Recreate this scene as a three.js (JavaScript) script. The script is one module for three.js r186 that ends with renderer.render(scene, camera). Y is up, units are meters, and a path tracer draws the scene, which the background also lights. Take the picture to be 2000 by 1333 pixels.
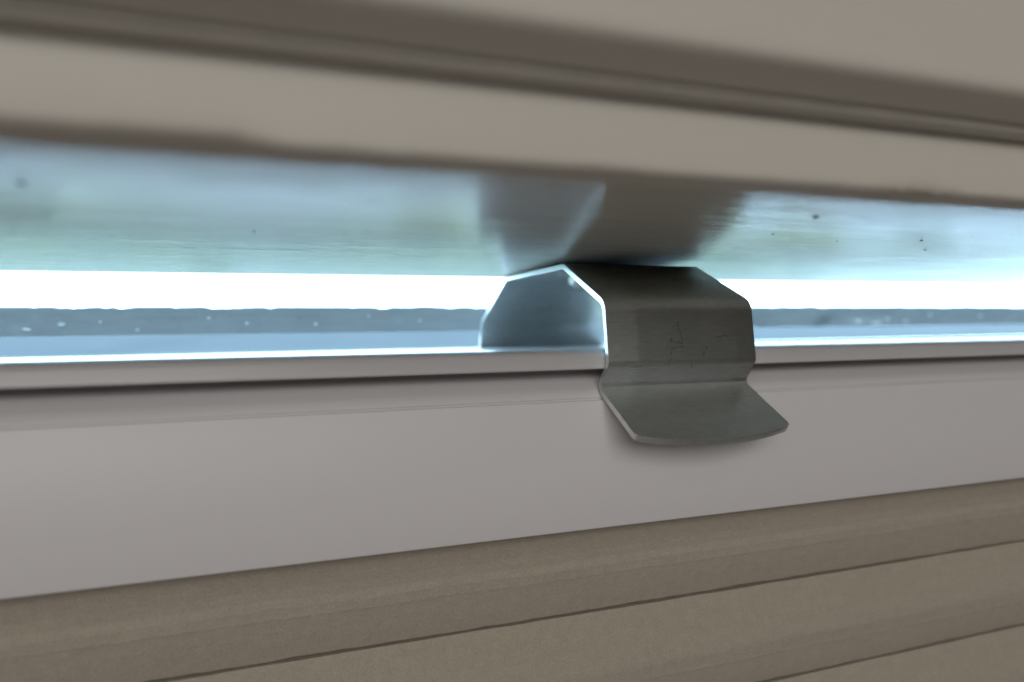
import * as THREE from 'three';
import { ImprovedNoise } from 'three/addons/math/ImprovedNoise.js';
import { RoundedBoxGeometry } from 'three/addons/geometries/RoundedBoxGeometry.js';
import { mergeGeometries, toCreasedNormals } from 'three/addons/utils/BufferGeometryUtils.js';
import { RectAreaLightUniformsLib } from 'three/addons/lights/RectAreaLightUniformsLib.js';

// ---------------------------------------------------------------- camera, sky, sun, room light, exposure
// Axes: x along the window to the right, y up, z out of the window into the room. Origin: on the front of the clip, at eye height.
const MM = 0.001;
const scene = new THREE.Scene();
const camera = new THREE.PerspectiveCamera(52.55, 2000 / 1333, 0.004, 3000);
camera.position.set(0, 0, 104.7 * MM);
camera.up.set(0.01715, 0.99985, -0.00035);
camera.lookAt(camera.position.x + 0.33316, -0.00604, camera.position.z - 0.94285);
camera.focus = 0.1185;
camera.userData.fStop = 11;
scene.add(camera);

const renderer = new THREE.WebGLRenderer({ antialias: true });
renderer.toneMapping = THREE.LinearToneMapping;
renderer.toneMappingExposure = 2.0;
renderer.shadowMap.enabled = true;

{ // bright overcast sky, a little bluer overhead
  const W = 512, H = 256, a = new Float32Array(W * H * 4), n = new ImprovedNoise();
  for (let j = 0; j < H; j++) for (let i = 0; i < W; i++) {
    const el = ((j + 0.5) / H - 0.5) * Math.PI, az = (i / W) * 2 * Math.PI;
    const x = Math.cos(el) * Math.cos(az), y = Math.sin(el), z = Math.cos(el) * Math.sin(az);
    const t = Math.max(0, y), c = 0.93 + 0.1 * (n.noise(x * 3, y * 6, z * 3) + 0.5 * n.noise(x * 7, y * 14, z * 7));
    const k = j * 4, q = (j * W + i) * 4, g = c * (1.0 - 0.12 * t);
    a[q] = 3.5 * g * (1 - 0.3 * t); a[q + 1] = 5.25 * g * (1 - 0.1 * t); a[q + 2] = 6.9 * g; a[q + 3] = 1;
  }
  const sky = new THREE.DataTexture(a, W, H, THREE.RGBAFormat, THREE.FloatType);
  sky.mapping = THREE.EquirectangularReflectionMapping; sky.magFilter = THREE.LinearFilter; sky.minFilter = THREE.LinearFilter; sky.needsUpdate = true;
  scene.background = sky; scene.environment = sky;
}
const sun = new THREE.DirectionalLight(new THREE.Color(1, 0.95, 0.86), 2.6);   // soft, from behind the house, on the garden
sun.position.set(30, 60, 45); sun.target.position.set(0, 0, -15);
sun.shadow.radius = 12; sun.castShadow = true; sun.shadow.mapSize.set(2048, 2048);
Object.assign(sun.shadow.camera, { left: -70, right: 70, top: 70, bottom: -70, near: 1, far: 220 });
scene.add(sun, sun.target);

RectAreaLightUniformsLib.init();
const ROOM = { x0: -2.6, x1: 2.6, y0: -1.35, y1: 1.9, z1: 3.4 };
const LAMP = { x: -1.2, y: 1.05, z: ROOM.z1 - 0.05, w: 2.3, h: 1.2 };
const roomLight = new THREE.RectAreaLight(new THREE.Color(1, 0.98, 0.945), 3.5, LAMP.w, LAMP.h);   // added area lamp, standing in for unseen room light behind the camera
roomLight.position.set(LAMP.x, LAMP.y, LAMP.z - 0.002); roomLight.lookAt(LAMP.x, LAMP.y, 0);
scene.add(roomLight);

// ---------------------------------------------------------------- helpers
function rng(seed) { return () => { seed |= 0; seed = (seed + 0x6d2b79f5) | 0; let t = Math.imul(seed ^ (seed >>> 15), 1 | seed); t = (t + Math.imul(t ^ (t >>> 7), 61 | t)) ^ t; return ((t ^ (t >>> 14)) >>> 0) / 4294967296; }; }
const noise = new ImprovedNoise();
const N = (x, y = 0, z = 0) => noise.noise(x + 31.7, y + 11.3, z + 5.1);
const fbm = (x, y, z = 0, o = 4) => { let s = 0, a = 1; for (let k = 0; k < o; k++) { s += a * N(x, y, z + 7 * k); x *= 2.03; y *= 2.03; a *= 0.5; } return s; };
const names = {};
function numbered(name) { const k = names[name] = (names[name] ?? -1) + 1; return k ? `${name}_${String(k).padStart(3, '0')}` : name; }
function shade(m) { m.castShadow = m.receiveShadow = true; return m; }
function thing(name, label, category, group) {
  const o = new THREE.Group(); o.name = numbered(name); scene.add(o);
  o.userData = { label, category }; if (group) o.userData.group = group;
  return o;
}
function part(name, geo, mat, parent) { const m = shade(new THREE.Mesh(geo, mat)); m.name = name; parent.add(m); return m; }
function struct(name, geo, mat) { const m = shade(new THREE.Mesh(geo, mat)); m.name = numbered(name); m.userData.kind = 'structure'; scene.add(m); return m; }
function boxMM(x0, x1, y0, y1, z0, z1, r = 0) {
  const g = r ? new RoundedBoxGeometry(x1 - x0, y1 - y0, z1 - z0, 2, r) : new THREE.BoxGeometry(x1 - x0, y1 - y0, z1 - z0);
  return g.translate((x0 + x1) / 2, (y0 + y1) / 2, (z0 + z1) / 2).scale(MM, MM, MM);
}
// a map of numbers f(u, v) in 0..1, u and v in metres over a tile of w x h metres
function dataMap(px, py, w, h, f, { srgb = false, channels = 1, mirror = true } = {}) {
  const isF = channels === 1, a = isF ? new Float32Array(px * py * 4) : new Uint8Array(px * py * 4);
  for (let j = 0; j < py; j++) for (let i = 0; i < px; i++) {
    const v = f((i + 0.5) / px * w, (j + 0.5) / py * h), q = (j * px + i) * 4;
    for (let c = 0; c < 3; c++) { const s = channels === 1 ? v : v[c]; a[q + c] = isF ? s : Math.max(0, Math.min(255, s * 255)); }
    a[q + 3] = isF ? 1 : 255;
  }
  const t = new THREE.DataTexture(a, px, py, THREE.RGBAFormat, isF ? THREE.FloatType : THREE.UnsignedByteType);
  t.magFilter = t.minFilter = THREE.LinearFilter; t.wrapS = t.wrapT = mirror ? THREE.MirroredRepeatWrapping : THREE.RepeatWrapping;
  t.repeat.set(1 / w, 1 / h); if (srgb) t.colorSpace = THREE.SRGBColorSpace; t.needsUpdate = true;
  return t;
}
// polyline [y, z] with rounded corners [y, z, r]
function rounded(pts, closed = false, steps = 7) {
  const out = [], n = pts.length, V = (p) => new THREE.Vector2(p[0], p[1]);
  pts.forEach((p, i) => {
    if (!p[2] || (!closed && (i === 0 || i === n - 1))) { out.push([p[0], p[1]]); return; }
    const P = V(p), a = V(pts[(i + n - 1) % n]).sub(P), b = V(pts[(i + 1) % n]).sub(P);
    const la = a.length(), lb = b.length(); a.normalize(); b.normalize();
    const half = Math.acos(Math.max(-1, Math.min(1, a.dot(b)))) / 2, t = Math.min(p[2] / Math.tan(half), la * 0.48, lb * 0.48), r = t * Math.tan(half);
    const mid = a.clone().add(b).normalize(), c = P.clone().addScaledVector(mid, r / Math.sin(half));
    const s = P.clone().addScaledVector(a, t).sub(c), e = P.clone().addScaledVector(b, t).sub(c);
    let a0 = Math.atan2(s.y, s.x), a1 = Math.atan2(e.y, e.x); if (a1 - a0 > Math.PI) a1 -= 2 * Math.PI; if (a0 - a1 > Math.PI) a1 += 2 * Math.PI;
    const ga = Math.min(t * 1.04 + 0.02, la * 0.5), gb = Math.min(t * 1.04 + 0.02, lb * 0.5);   // a point on either side keeps the flats flat
    out.push([P.x + a.x * ga, P.y + a.y * ga]);
    for (let k = 0; k <= steps; k++) { const g = a0 + (a1 - a0) * k / steps; out.push([c.x + r * Math.cos(g), c.y + r * Math.sin(g)]); }
    out.push([P.x + b.x * gb, P.y + b.y * gb]);
  });
  return out;
}
// sweeps a closed profile f(x) -> [[y, z], ...] (mm) along the list of x; capped; uv in metres
function loft(f, xs, { crease = 0.6, caps = true } = {}) {
  const rings = xs.map((x, i) => f(x, i)), n = rings[0].length, pos = [], uv = [], idx = [];
  rings.forEach((r, i) => {
    let s = 0;
    for (let k = 0; k <= n; k++) {
      const p = r[k % n], b = r[(k + n - 1) % n]; if (k) s += Math.hypot(p[0] - b[0], p[1] - b[1]);
      pos.push(xs[i] * MM, p[0] * MM, p[1] * MM); uv.push(xs[i] * MM, s * MM);
    }
  });
  const r0 = rings[0]; let area = 0;
  for (let k = 0; k < n; k++) { const a = r0[k], b = r0[(k + 1) % n]; area += a[0] * b[1] - b[0] * a[1]; }
  const ccw = area > 0, w = n + 1;   // counter-clockwise in (y, z) seen from +x
  for (let i = 0; i + 1 < rings.length; i++) for (let k = 0; k < n; k++) {
    const a = i * w + k, b = a + 1, c = a + w, d = c + 1;
    ccw ? idx.push(a, b, d, a, d, c) : idx.push(a, d, b, a, c, d);
  }
  if (caps) for (const i of [0, rings.length - 1]) {
    const at = pos.length / 3, r = rings[i];
    r.forEach((p) => { pos.push(xs[i] * MM, p[0] * MM, p[1] * MM); uv.push(p[1] * MM, p[0] * MM); });
    for (const t of THREE.ShapeUtils.triangulateShape(r.map((p) => new THREE.Vector2(p[0], p[1])), [])) {
      const T = t.map((k) => r[k]), ar = (T[1][0] - T[0][0]) * (T[2][1] - T[0][1]) - (T[2][0] - T[0][0]) * (T[1][1] - T[0][1]);
      const up = (ar > 0) === (i > 0);
      idx.push(at + t[0], at + t[up ? 1 : 2], at + t[up ? 2 : 1]);
    }
  }
  const g = new THREE.BufferGeometry();
  g.setAttribute('position', new THREE.Float32BufferAttribute(pos, 3)); g.setAttribute('uv', new THREE.Float32BufferAttribute(uv, 2)); g.setIndex(idx);
  return toCreasedNormals(g, crease);
}
const lerp = (a, b, t) => a + (b - a) * t, clamp = (v) => Math.max(0, Math.min(1, v)), smooth = (a, b, x) => { const t = clamp((x - a) / (b - a)); return t * t * (3 - 2 * t); };
const range = (a, b, n) => Array.from({ length: n + 1 }, (_, i) => a + (b - a) * i / n);
const X0 = -420, X1 = 620;                       // the window opening, mm
const longX = [X0, -250, ...range(-120, 300, 420), 420, X1];

// ---------------------------------------------------------------- materials
const lin = (r, g, b) => new THREE.Color().setRGB(r, g, b);
const brush = dataMap(2048, 1024, 0.36, 0.115, (u, v) => {   // brush strokes along the board, slightly slanting, and fine orange peel
  const s = v + 0.05 * u + 0.0012 * N(u * 30, v * 30);
  return 0.5 + 0.22 * fbm(u * 34, s * 1100, 1, 3) + 0.16 * N(u * 260, s * 2600, 3) + 0.12 * fbm(u * 11, s * 250, 8, 3) + 0.8 * (1 - Math.abs(fbm(u * 9 + 3, s * 150, 8, 2))) ** 7 * smooth(-0.25, 0.35, N(u * 14, v * 45, 12)) + 0.1 * N(u * 900, v * 1500, 2);
});
const gloss = dataMap(512, 256, 0.36, 0.115, (u, v) => 0.15 + 0.03 * fbm(u * 40, v * 220, 4, 3));
const boardPaint = new THREE.MeshPhysicalMaterial({ color: lin(0.62, 0.595, 0.52), roughness: 1, roughnessMap: gloss, bumpMap: brush, bumpScale: 0.00006, ior: 1.48, specularIntensity: 0.45 });
const facePaint = new THREE.MeshPhysicalMaterial({ color: lin(0.60, 0.566, 0.505), roughness: 0.6, bumpMap: brush, bumpScale: 0.00002 });
const peel = dataMap(512, 512, 0.02, 0.02, (u, v) => 0.5 + 0.5 * fbm(u * 1600, v * 1600, 9, 3));
const railPaint = new THREE.MeshPhysicalMaterial({ color: lin(0.64, 0.617, 0.622), roughness: 0.28, specularIntensity: 0.45, bumpMap: peel, bumpScale: 0.000004 });
const facePanel = new THREE.MeshPhysicalMaterial({ color: lin(0.64, 0.617, 0.622), roughness: 0.5, bumpMap: peel, bumpScale: 0.000004 });
const clipRough = dataMap(1024, 1024, 0.06, 0.06, (u, v) => clamp(0.40 + 0.05 * N(u * 2600, v * 5200, 2)));
const clipBump = dataMap(2048, 2048, 0.06, 0.06, (u, v) => 0.5 + 0.35 * N(u * 3200, v * 8200, 1) + 0.2 * N(u * 7000, v * 7000, 4));
// grain of the plating and the few scratches the front of the clip carries (u: x from 50 mm, v: along the sheet from the crease)
const SCRATCH = [[66.2, 8.6, 68.6, 8.2], [66.2, 8.6, 66.5, 9.2], [68.6, 8.2, 68.3, 10.6], [66.4, 7.3, 68.7, 7.6], [66.4, 7.3, 66.0, 6.2], [67.9, 10.6, 68.0, 12.1], [65.6, 5.0, 66.3, 5.8], [72.6, 5.9, 73.6, 7.4], [76, 9.2, 78, 9.4], [58, 4.2, 60.5, 4.3], [70.2, 4.6, 70.7, 3.7]];
const plating = dataMap(2048, 2048, 0.06, 0.06, (u, v) => {
  const x = u * 1000 + 50, y = v * 1000 - 3;
  let k = 1 + 0.16 * N(u * 4200, v * 6800, 3) + 0.10 * fbm(u * 500, v * 2600, 7, 3) + 0.07 * fbm(u * 120, v * 200, 2, 3);
  for (const [a, b, c, d] of SCRATCH) { if (x < Math.min(a, c) - 1 || x > Math.max(a, c) + 1 || y < Math.min(b, d) - 1 || y > Math.max(b, d) + 1) continue;
    const t = clamp(((x - a) * (c - a) + (y - b) * (d - b)) / ((c - a) ** 2 + (d - b) ** 2)), q = Math.hypot(x - lerp(a, c, t) + 0.25 * N(x * 2.5, y * 2.5), y - lerp(b, d, t) + 0.25 * N(x * 2.5, y * 2.5, 9)); k *= 1 - 0.42 * (1 - smooth(0.05, 0.17, q)); }
  return [0.9 * k, 0.9 * k, 0.9 * k];
}, { channels: 3 });
for (const t of [clipRough, clipBump, plating]) t.offset.set(-0.05 / 0.06, 0.003 / 0.06);
const zinc = new THREE.MeshPhysicalMaterial({ color: lin(0.80, 0.83, 0.82), map: plating, metalness: 1, roughness: 1, roughnessMap: clipRough, bumpMap: clipBump, bumpScale: 0.0000022 });
const steel = new THREE.MeshPhysicalMaterial({ color: lin(0.62, 0.62, 0.58), metalness: 1, roughness: 0.28 });
const weave = dataMap(1024, 1024, 0.06, 0.06, (u, v) => 0.5 + 0.3 * fbm(u * 700, v * 700, 4, 4) + 0.2 * N(u * 4200, v * 1900, 1) + 0.2 * N(u * 1900, v * 4400, 2));
const cloth = dataMap(512, 512, 0.06, 0.06, (u, v) => { const k = 1 + 0.025 * fbm(u * 500, v * 500, 3, 4) + 0.06 * N(u * 2800, v * 2800, 7); return [0.637 * k, 0.6 * k, 0.548 * k]; }, { channels: 3, srgb: true });
const fabric = new THREE.MeshPhysicalMaterial({ map: cloth, roughness: 0.95, bumpMap: weave, bumpScale: 0.00011, sheen: 0.25, sheenRoughness: 0.6, sheenColor: lin(0.4, 0.36, 0.3) });

// ---------------------------------------------------------------- the board over the window, its moulding, the wall
const SOFFIT = 14.45;
const chip = (x) => 0.9 + 3.4 * smooth(-30, -16, x) * (1 - smooth(-8, 2, x)) + 0.35 * N(x * 0.25) + 1.1 * smooth(60, 63, x) * (1 - smooth(67, 72, x)) * (0.6 + N(x * 0.8, 3));
{
  const board = thing('window_head_board', 'cream painted wooden board over the window gap with a glossy brushed underside', 'window board');
  part('underside_panel', loft(() => [[21, -56.8], [21, 46], [SOFFIT, 46], [SOFFIT, -54.6], [SOFFIT, -55.2], [SOFFIT + 0.25, -56.3], [SOFFIT + 0.8, -56.8]], longX, { crease: 0.3 }), boardPaint, board);
  part('front_edge', loft((x) => rounded([[21, 46], [21, 50.6], [SOFFIT, 50.6 + 0.04 * N(x * 0.12, 4), Math.max(0.5, chip(x))], [SOFFIT, 46]], true, 8), longX, { crease: 0.5 }), facePaint, board);
  const R = rng(5), speckMat = new THREE.MeshStandardMaterial({ color: lin(0.07, 0.06, 0.05), roughness: 0.8 });
  for (const [x, z, s] of [[65.2, 35.6, 0.27], [99.4, 21.8, 0.14], [103.4, 27.4, 0.1], [-20.5, 32, 0.3], [-1.5, 7.6, 0.12], [112, 12, 0.14], [86, 18, 0.1], [38, -4, 0.08], [70, 22, 0.08], [92, 30, 0.07], [60, 12, 0.06]]) {
    const g = new THREE.IcosahedronGeometry(s, 2), p = g.attributes.position;
    for (let i = 0; i < p.count; i++) { const k = 1 + 0.5 * N(p.getX(i) * 4 + x, p.getY(i) * 4, p.getZ(i) * 4); p.setXYZ(i, p.getX(i) * k * 1.5, p.getY(i) * k * 0.5, p.getZ(i) * k); }
    g.computeVertexNormals(); g.rotateY(R() * 3).translate(x, SOFFIT - 0.05, z).scale(MM, MM, MM);
    part('paint_speck', g, speckMat, board);
  }
}
{
  const m = thing('window_casing', 'pale painted casing moulding stepping out above the window board', 'moulding');
  part('casing', loft((x) => rounded([[140, 50.9], [140, 57.6], [23.4, 57.6, 1.5], [21.45 + 0.05 * N(x * 0.2, 9), 53.9, 0.2], [21.9, 53.7], [21.9, 53.3], [21.05, 53.25, 0.3], [20.9, 50.9]], true, 5), longX, { crease: 0.5 }), facePaint, m);
}
const plaster = new THREE.MeshStandardMaterial({ color: lin(0.5, 0.485, 0.46), roughness: 0.9 });
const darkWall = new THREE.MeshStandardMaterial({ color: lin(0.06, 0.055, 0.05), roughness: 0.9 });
const timber = new THREE.MeshStandardMaterial({ color: lin(0.26, 0.24, 0.24), roughness: 0.6 });
{
  const rx0 = ROOM.x0 * 1000, rx1 = ROOM.x1 * 1000, ry0 = ROOM.y0 * 1000, ry1 = ROOM.y1 * 1000, rz1 = ROOM.z1 * 1000, T = 200;
  struct('wall_window', mergeGeometries([
    boxMM(rx0 - T, X0, -4600, ry1 + T, -150, 50), boxMM(X1, rx1 + T, -4600, ry1 + T, -150, 50),
    boxMM(X0, X1, 21.3, ry1 + T, -56.5, 50), boxMM(X0, X1, 90, ry1 + T, -150, -56.5), boxMM(X0, X1, -4600, -170, -150, 50),
  ]), plaster);
  struct('wall_left', boxMM(rx0 - T, rx0, ry0 - T, ry1 + T, 50, rz1 + T), plaster);
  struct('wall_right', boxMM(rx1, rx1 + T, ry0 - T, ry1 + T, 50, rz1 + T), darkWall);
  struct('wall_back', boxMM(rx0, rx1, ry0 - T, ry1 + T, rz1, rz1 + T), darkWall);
  struct('floor', boxMM(rx0, rx1, ry0 - T, ry0, 50, rz1), timber);
  struct('ceiling', boxMM(rx0, rx1, ry1, ry1 + T, 50, rz1), plaster);
  const w = thing('room_light_panel', 'wide glowing panel added on the far side of the room to light it', 'window');  // light panel added on the back wall, out of view
  const fx = LAMP.w * 500, fy = LAMP.h * 500, lx = LAMP.x * 1000, ly = LAMP.y * 1000;
  part('glowing_panel', boxMM(lx - fx, lx + fx, ly - fy, ly + fy, rz1 - 50, rz1 - 20), new THREE.MeshStandardMaterial({ color: 0x000000, emissive: lin(1, 0.98, 0.945), emissiveIntensity: 0.3 }), w);
  for (const [a, b, c, d] of [[-fx - 60, fx + 60, fy + 2, fy + 60], [-fx - 60, fx + 60, -fy - 60, -fy - 2], [-fx - 60, -fx - 2, -fy, fy], [fx + 2, fx + 60, -fy, fy]]) part('frame', boxMM(lx + a, lx + b, ly + c, ly + d, rz1 - 48, rz1 - 1, 6), plaster, w);
}

// ---------------------------------------------------------------- the window sash behind
{
  const dirt = dataMap(2048, 128, 0.42, 0.02, (u, v) => {   // u: x + 120 mm, v: down from the top edge
    const x = u * 1000 - 120, y = 9.1 - v * 1000;
    let k = 0.03 * fbm(u * 90, v * 500, 2, 3);
    k += 0.06 * Math.max(0, fbm(u * 330, v * 420, 5, 4)) * smooth(0.5, 3, y) * (0.35 + 0.65 * smooth(0.1, 0.5, N(u * 26, 2) + 0.2));
    const d = (x - 181) * 0.75 - (y - 3.6) * 1.5, e = (x - 181) * 0.5 + (y - 3.6) * 0.9;   // slanting dark smear and the pale one right of it
    k -= 0.22 * Math.exp(-(d * d) / 7 - (e * e) / 14) * (0.8 + 0.5 * fbm(u * 500, v * 500, 4, 3));
    const q = ((x - 203) / 15) ** 2 + ((y - 3) / 2.2) ** 2;
    k += 0.06 * Math.exp(-q * q) * (0.7 + 0.9 * fbm(u * 260, v * 300, 6, 3));
    return [clamp(0.58 + k), clamp(0.59 + k), clamp(0.605 + k)];
  }, { channels: 3, srgb: true });
  dirt.offset.set(120 / 420, 0);
  const beadMat = new THREE.MeshStandardMaterial({ map: dirt, roughness: 0.65 });
  const grey = new THREE.MeshStandardMaterial({ color: lin(0.27, 0.29, 0.31), roughness: 0.6 });
  const sash = thing('window_sash', 'blurred blue grey window sash behind the blind with water drops on it', 'window sash');
  const bump = (x) => { const s = N(x * 0.16, 3) + 0.6 * N(x * 0.45, 8); return -0.42 * smooth(0.05, 0.55, s) + 0.25 * smooth(0.2, 0.6, N(x * 0.2, 14)); };
  const bead = part('glazing_bead', loft((x) => [[9.05 + bump(x), -88.2], [8.75 + bump(x), -86.9], [2.6, -84.5], [1.9, -84.5], [1.9, -92], [9.05 + bump(x), -92]], [X0, -200, ...range(-120, 330, 900), 420, X1], { crease: 0.75 }), beadMat, sash);
  { const p = bead.geometry.attributes.position, uv = bead.geometry.attributes.uv; for (let i = 0; i < p.count; i++) uv.setXY(i, p.getX(i), 0.0091 - p.getY(i)); }
  part('bottom_rail', boxMM(X0, X1, -168, -120, -130, -83.4, 0.6), grey, sash);
  part('head_rail', boxMM(X0, X1, 62, 89, -130, -80, 1), grey, sash);
  part('stile', boxMM(X0 + 0.5, X0 + 30, -119.9, 61.9, -128, -92.2, 1), grey, sash); part('stile', boxMM(X1 - 30, X1 - 0.5, -119.9, 61.9, -128, -92.2, 1), grey, sash);
  part('pane', boxMM(X0 + 30, X1 - 30, -119.9, 61.9, -96, -95.96), new THREE.MeshPhysicalMaterial({ color: 0xffffff, transmission: 1, thickness: 0, roughness: 0, ior: 1.5, specularIntensity: 0.05 }), sash);
  const drop = new THREE.MeshPhysicalMaterial({ color: lin(0.9, 0.95, 1), transmission: 1, thickness: 0.001, roughness: 0.03, ior: 1.33 });
  const R = rng(77);
  const dropGeo = [0, 1, 2].map((k) => { const g = new THREE.SphereGeometry(1, 14, 10), p = g.attributes.position; for (let i = 0; i < p.count; i++) { const q = 1 + 0.16 * N(p.getX(i) * 1.4 + k * 9, p.getY(i) * 1.4, p.getZ(i) * 1.4); p.setXYZ(i, p.getX(i) * q, p.getY(i) * q * (1 - 0.15 * k), p.getZ(i) * q * 0.7); } g.computeVertexNormals(); return g; });
  const put = (x, y, s) => { const m = part('water_drop', dropGeo[(R() * 3) | 0], drop, sash); m.scale.setScalar(s * MM); m.rotation.z = R() * 6; m.position.set(x * MM, y * MM, (-84.2 - (y - 1.9) * 0.36 + s * 0.2) * MM); };
  for (const [x, y, s] of [[155.8, 3.5, 1.15], [149, 5.5, 0.6], [-46, 4.6, 0.7], [-60, 4.3, 0.4], [-27, 5.2, 0.4], [-21, 4.1, 0.55], [-9, 6.2, 0.45], [-2, 4.4, 0.35], [8, 5.7, 0.4], [30, 3.2, 0.4], [228, 4.6, 0.9], [238, 5.4, 0.6], [262, 4.3, 0.8], [186, 5.6, 0.8], [212, 5.0, 0.9]]) put(x, y, s);
  const paleFleck = new THREE.MeshStandardMaterial({ color: lin(0.8, 0.8, 0.8), roughness: 0.6 });   // whitish flecks, pale enough to paint in the bright sparkle of the drops
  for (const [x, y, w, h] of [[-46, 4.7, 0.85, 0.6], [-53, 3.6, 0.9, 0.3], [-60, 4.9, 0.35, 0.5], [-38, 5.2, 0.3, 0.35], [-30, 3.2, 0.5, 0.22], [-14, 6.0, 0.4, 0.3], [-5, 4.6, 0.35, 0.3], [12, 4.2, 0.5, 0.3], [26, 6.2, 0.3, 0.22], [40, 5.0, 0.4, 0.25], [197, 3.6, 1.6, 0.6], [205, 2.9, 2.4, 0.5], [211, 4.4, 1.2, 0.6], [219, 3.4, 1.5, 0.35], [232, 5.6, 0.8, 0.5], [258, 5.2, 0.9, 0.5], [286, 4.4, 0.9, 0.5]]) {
    const m = part('sparkle_fleck', dropGeo[(R() * 3) | 0], paleFleck, sash); m.scale.set(w * MM, h * MM, 0.16 * MM); m.rotation.z = (R() - 0.5) * 0.5; m.position.set(x * MM, y * MM, (-84.2 - (y - 1.9) * 0.36) * MM);
  }
  for (let k = 0; k < 26; k++) put(-70 + R() * 340, 2.6 + R() * 5.4, 0.14 + 0.24 * R() * R());
}

// ---------------------------------------------------------------- cellular blind: head rail and fabric cells
{
  const blind = thing('cellular_blind', 'white head rail with taupe pleated fabric cells hanging below', 'window blind');
  const bx0 = X0 + 4, bx1 = X1 - 4, ends = [bx0, bx1];
  part('head_rail', loft(() => rounded([
    [-2.8, -73.5, 0.4], [-2.8, -1.35, 0.75], [-5.75, -1.35, 0.45], [-5.95, -9.6, 0.5], [-7.0, -9.2, 0.8], [-7.9, -5.8, 1.2], [-9.2, -4.0, 2], [-10.75, -2.75, 0.2], [-10.85, -3.15], [-32, -3.15], [-32, -73.5, 0.4],
  ], true, 8), ends, { crease: 0.7 }), railPaint, blind);
  part('face_panel', loft(() => rounded([[-11.1, -3.05], [-11.1, -2.3, 0.25], [-33.1, -1.7, 0.45], [-33.1, -30], [-32.05, -30], [-32.05, -3.05]], true, 6), ends, { crease: 0.7 }), facePanel, blind);
  const rail = { ridge: [-42.0, -62.3, -82.2, -102, -122, -142], valley: [-49.4, -69.1, -89, -109, -129, -149] };
  for (let k = 0; k < 6; k++) {
    const top = k ? rail.valley[k - 1] - 0.34 : -32.9, bot = rail.valley[k], rid = rail.ridge[k], zt = k ? -13 : -17;
    part('fabric_cell', loft((x) => {
      const w = 0.22 * N(x * 0.05, k * 3) + 0.12 * N(x * 0.22, k * 5 + 1), v = 0.10 * N(x * 0.12, k * 7 + 2), q = 0.25 * N(x * 0.08, k * 4 + 9);
      const y = rid + w, z = -5.0 + q * 0.6, front = [];
      for (const t of [0, 0.012, 0.04, 0.08, 0.13, 0.2, 0.3, 0.42, 0.56, 0.7, 0.84, 0.95]) front.push([lerp(top + (k ? v : 0), y, t), t === 0 ? zt : k ? z - 2.9 * (1 - t) ** 2 + q * 0.8 * Math.sin(t * Math.PI) : z + (zt - z) * (1 - t) ** 2.6 + q * 0.8 * Math.sin(t * Math.PI)]);
      for (const t of [0, 0.06, 0.18, 0.32, 0.48, 0.64, 0.8, 0.92, 1]) front.push([lerp(y, bot + v + 0.16 * N(x * 0.3, k * 9 + 4) * t, t), z + (t ? 0 : 0.06) - 2.3 * t - 0.8 * t ** 2.6 - q * 0.5 * Math.sin(t * Math.PI)]);
      return [...front, [bot, -60], [rid, -66], [top, -60]];
    }, [bx0, -250, ...range(-70, 260, 330), 400, bx1], { crease: 0.5 }), fabric, blind);
  }
  for (const [x, y] of [[21.5, -9.6], [20.4, -31.2], [-5, -9.7], [96, -24], [66, -29]]) part('paint_nib', new THREE.SphereGeometry(0.11, 10, 8).scale(1.4, 1, 0.7).translate(x, y, y > -11 ? -3.45 : -2).scale(MM, MM, MM), facePanel, blind);
  part('bottom_rail', boxMM(bx0, bx1, -167, -149.3, -64, -6, 1), railPaint, blind);
}

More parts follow.
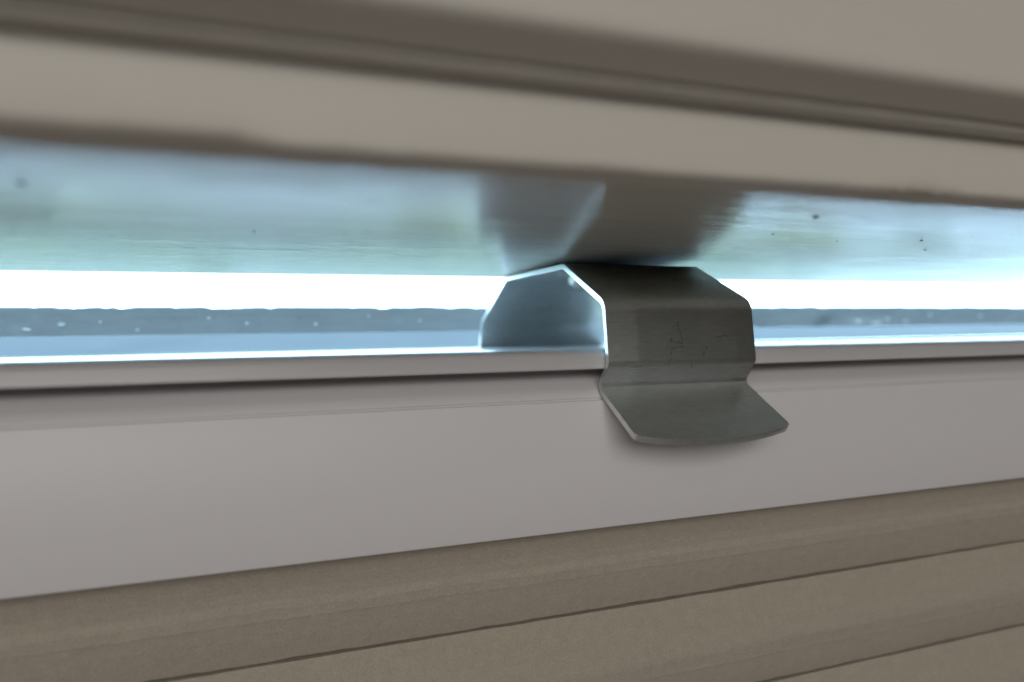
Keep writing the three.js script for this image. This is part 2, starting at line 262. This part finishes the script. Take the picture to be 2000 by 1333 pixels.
// ---------------------------------------------------------------- the spring clip
{
  const clip = thing('mounting_clip', 'bent zinc plated metal spring clip gripping the blind rail under the window board', 'bracket');
  const T = 1.12, XA = 53.9, XB = 84.0;
  // outer face from the tab's tip, up the front, over the top and down the back
  const tip = [-18.4, 14.1];
  const path = rounded([tip, [-9.0, -2.5, 0.95], [-5.0, 0.75, 1.6], [5.9, -0.5, 3.2], [14.0, -17.6, 3.0], [14.42, -51.5, 3.4], [4.2, -73.2, 4], [-9, -76.2]], false, 10);
  const nrm = path.map((p, i) => { const a = path[Math.max(0, i - 1)], b = path[Math.min(path.length - 1, i + 1)], l = Math.hypot(b[0] - a[0], b[1] - a[1]); return [(b[0] - a[0]) / l, (b[1] - a[1]) / l]; });
  const off = (i, d) => [path[i][0] - nrm[i][1] * d, path[i][1] + nrm[i][0] * d];     // d > 0 is towards the inside of the bend
  const nearest = (y, z) => path.reduce((b, p, i) => (Math.hypot(p[0] - y, p[1] - z) < Math.hypot(path[b][0] - y, path[b][1] - z) ? i : b), 0), cut = nearest(-9.0, -2.5);                                                     // in the middle of the crease
  const flat = nearest(14.2, -34), sgn = off(flat, 1)[0] < path[flat][0] ? 1 : -1;
  const ring = (from, to, inset) => { const a = [], b = []; for (let i = from; i <= to; i++) { a.push(off(i, sgn * inset)); b.push(off(i, sgn * (T - inset))); } return [...a, ...b.reverse()]; };
  const e = 0.16, bx = [XA, XA + 0.05, XA + e, ...range(XA + 0.6, XB - 0.6, 30), XB - e, XB - 0.05, XB];
  const inset = (x) => { const t = Math.min(x - XA, XB - x); return t >= e ? 0 : e - Math.sqrt(Math.max(0, e * e - (e - t) ** 2)); };
  const body = loft((x) => ring(cut, path.length - 1, inset(x)), bx, { crease: 0.75 });
  { const p = body.attributes.position;                              // the back leg widens into a shoulder at its right end
    for (let i = 0; i < p.count; i++) { const y = p.getY(i) / MM, z = p.getZ(i) / MM; if (z < -40) p.setX(i, p.getX(i) + MM * 6.6 * (1 - smooth(3.2, 8.6, y)) * clamp((p.getX(i) / MM - XA) / (XB - XA))); } }
  part('spring_body', body, zinc, clip);
  // the release tab: the same sheet, its end cut to a shallow arc with rounded corners
  const sTip = []; { let s = 0; for (let i = cut; i >= 0; i--) { if (i < cut) s += Math.hypot(path[i][0] - path[i + 1][0], path[i][1] - path[i + 1][1]); sTip[i] = s; } }
  const L = sTip[0], at = (s, d) => { let i = cut; while (i > 1 && sTip[i - 1] < s) i--; const t = clamp((s - sTip[i]) / (sTip[i - 1] - sTip[i])); const n = [lerp(nrm[i][0], nrm[i - 1][0], t), lerp(nrm[i][1], nrm[i - 1][1], t)], p = [lerp(path[i][0], path[i - 1][0], t), lerp(path[i][1], path[i - 1][1], t)]; return [p[0] - n[1] * d, p[1] + n[0] * d]; };
  const end = (x) => { const u = (x - (XA + XB) / 2) / ((XB - XA) / 2), t = Math.min(x - XA, XB - x), r = 1.3; return 13.5 + 2.4 * (1 - u * u) - (t < r ? r - Math.sqrt(r * r - (r - t) ** 2) : 0); };
  const tx = [XA, XA + 0.05, XA + e, ...range(XA + 0.3, XA + 1.5, 8), ...range(XA + 2, XB - 2, 40), ...range(XB - 1.5, XB - 0.3, 8), XB - e, XB - 0.05, XB];
  const tab = part('release_tab', loft((x) => {
    const q = inset(x), se = Math.min(end(x), L), a = [], b = [];
    const ss = [0, 0.25, 0.5, 0.75, 1, 1.3, 1.7, 2.2, 3, 4, 6, 8, 10]; const all = [...ss.map((s) => Math.min(s, se - 0.5)), se - 0.2, se - 0.06];
    for (const s of all) { a.push(at(s, sgn * q)); b.push(at(s, sgn * (T - q))); }
    a.push(at(se, sgn * (q + 0.14))); b.push(at(se - 0.02, sgn * (T - q - 0.1)));
    return [...a, ...b.reverse()];
  }, tx, { crease: 0.75 }), zinc, clip);
  { const uv = tab.geometry.attributes.uv; for (let i = 0; i < uv.count; i++) uv.setY(i, uv.getY(i) + 0.022); }
  const screw = part('screw_head', new THREE.LatheGeometry([[0, -3.1], [2.2, -3.0], [3.9, -2.4], [4.7, -1.3], [4.9, -0.2], [4.9, 0]].map(([r, y]) => new THREE.Vector2(r, y)), 36).scale(MM, MM, MM), steel, clip);
  const dustMat = new THREE.MeshStandardMaterial({ color: lin(0.75, 0.78, 0.78), roughness: 0.7 }), RD = rng(9), dustGeo = new THREE.IcosahedronGeometry(1, 1);
  for (let k = 0; k < 16; k++) { const t = RD(), m = part('dust_speck', dustGeo, dustMat, clip); m.scale.setScalar((0.03 + 0.05 * RD() * RD()) * MM); m.position.set((XA + 1 + RD() * (XB - XA - 2)) * MM, lerp(6.6, 13.2, t) * MM, lerp(-1.9, -15.8, t) * MM); }
  screw.position.set(68.6 * MM, (14.3 - T - 0.02) * MM, -37 * MM);
}

// ---------------------------------------------------------------- the garden, below eye level
{
  const R = rng(21), grass = dataMap(512, 512, 60, 60, (u, v) => { const k = fbm(u * 0.12, v * 0.12, 1, 4), y = clamp(0.5 + k); const q = smooth(0.05, 0.4, fbm(u * 0.05, v * 0.09, 6, 3)); return [lerp(lerp(0.23, 0.36, y), 0.36, q), lerp(lerp(0.29, 0.38, y), 0.36, q), lerp(lerp(0.19, 0.2, y), 0.34, q)]; }, { channels: 3, srgb: true });
  const lawn = struct('ground', new THREE.PlaneGeometry(360, 360, 1, 1).rotateX(-Math.PI / 2).translate(0, -4.6, -120), new THREE.MeshStandardMaterial({ map: grass, roughness: 1 }));
  { const p = lawn.geometry.attributes.position, uv = lawn.geometry.attributes.uv; for (let i = 0; i < p.count; i++) uv.setXY(i, p.getX(i), p.getZ(i)); }
  const hill = struct('hill', new THREE.PlaneGeometry(1600, 60, 160, 8), new THREE.MeshStandardMaterial({ color: lin(0.007, 0.010, 0.011), roughness: 1 }));
  { const p = hill.geometry.attributes.position; for (let i = 0; i < p.count; i++) { const x = p.getX(i), t = (p.getY(i) + 30) / 60; p.setXYZ(i, x, -4.7 + t * (10 + 0.8 * N(x * 0.02, 3) + 0.3 * N(x * 0.2, 5)), -240 - t * 50 + 5 * N(x * 0.05, t * 6)); } hill.geometry.computeVertexNormals(); }
  struct('road', boxMM(-150000, 150000, -4640, -4590, -64000, -40000), new THREE.MeshStandardMaterial({ color: lin(0.075, 0.08, 0.085), roughness: 0.8 }));
  const leafMats = [lin(0.085, 0.14, 0.045), lin(0.19, 0.22, 0.05), lin(0.06, 0.11, 0.05)].map((color) => new THREE.MeshPhysicalMaterial({ color, roughness: 0.9, side: THREE.DoubleSide }));
  const bark = new THREE.MeshStandardMaterial({ color: lin(0.12, 0.09, 0.06), roughness: 1 });
  const spots = [[22, -24, 2.3, 1, 'yellow green rounded shrub on the lawn beyond the window'], [30, -25, 2.2, 0, 'mid green shrub right of the yellow one in the garden'], [5.5, -24, 2.1, 1, 'yellow green shrub in the middle of the garden, behind the clip'], [-3, -42, 2.4, 2, 'dark green shrub far back in the middle of the garden'], [-7, -25, 1.9, 0, 'mid green shrub at the left side of the garden'], [36, -40, 2.3, 2, 'dark green shrub at the far right of the garden']];
  for (const [x, z, h, kind, label] of spots) {
    const s = thing('garden_shrub', label, 'shrub', 'shrubs standing on the lawn'); s.position.set(x, -4.6, z);
    const gs = [];
    for (let k = 0; k < 420; k++) {
      const a = R() * 6.283, c = R() * 2 - 1, r = Math.cbrt(R()) * (0.75 + 0.35 * N(c * 2 + x, a)), q = Math.sqrt(1 - c * c);
      gs.push(new THREE.PlaneGeometry(0.34, 0.22).rotateX(R() * 6).rotateY(R() * 6).rotateZ(R() * 6).translate(q * Math.cos(a) * r * h * 0.75, h * 0.5 + c * r * h * 0.45, q * Math.sin(a) * r * h * 0.75));
    }
    part('foliage', mergeGeometries(gs), leafMats[kind], s);
    part('stem', new THREE.CylinderGeometry(0.05, 0.09, h * 0.6, 7).translate(0, h * 0.3, 0), bark, s);
  }
}
renderer.render(scene, camera);
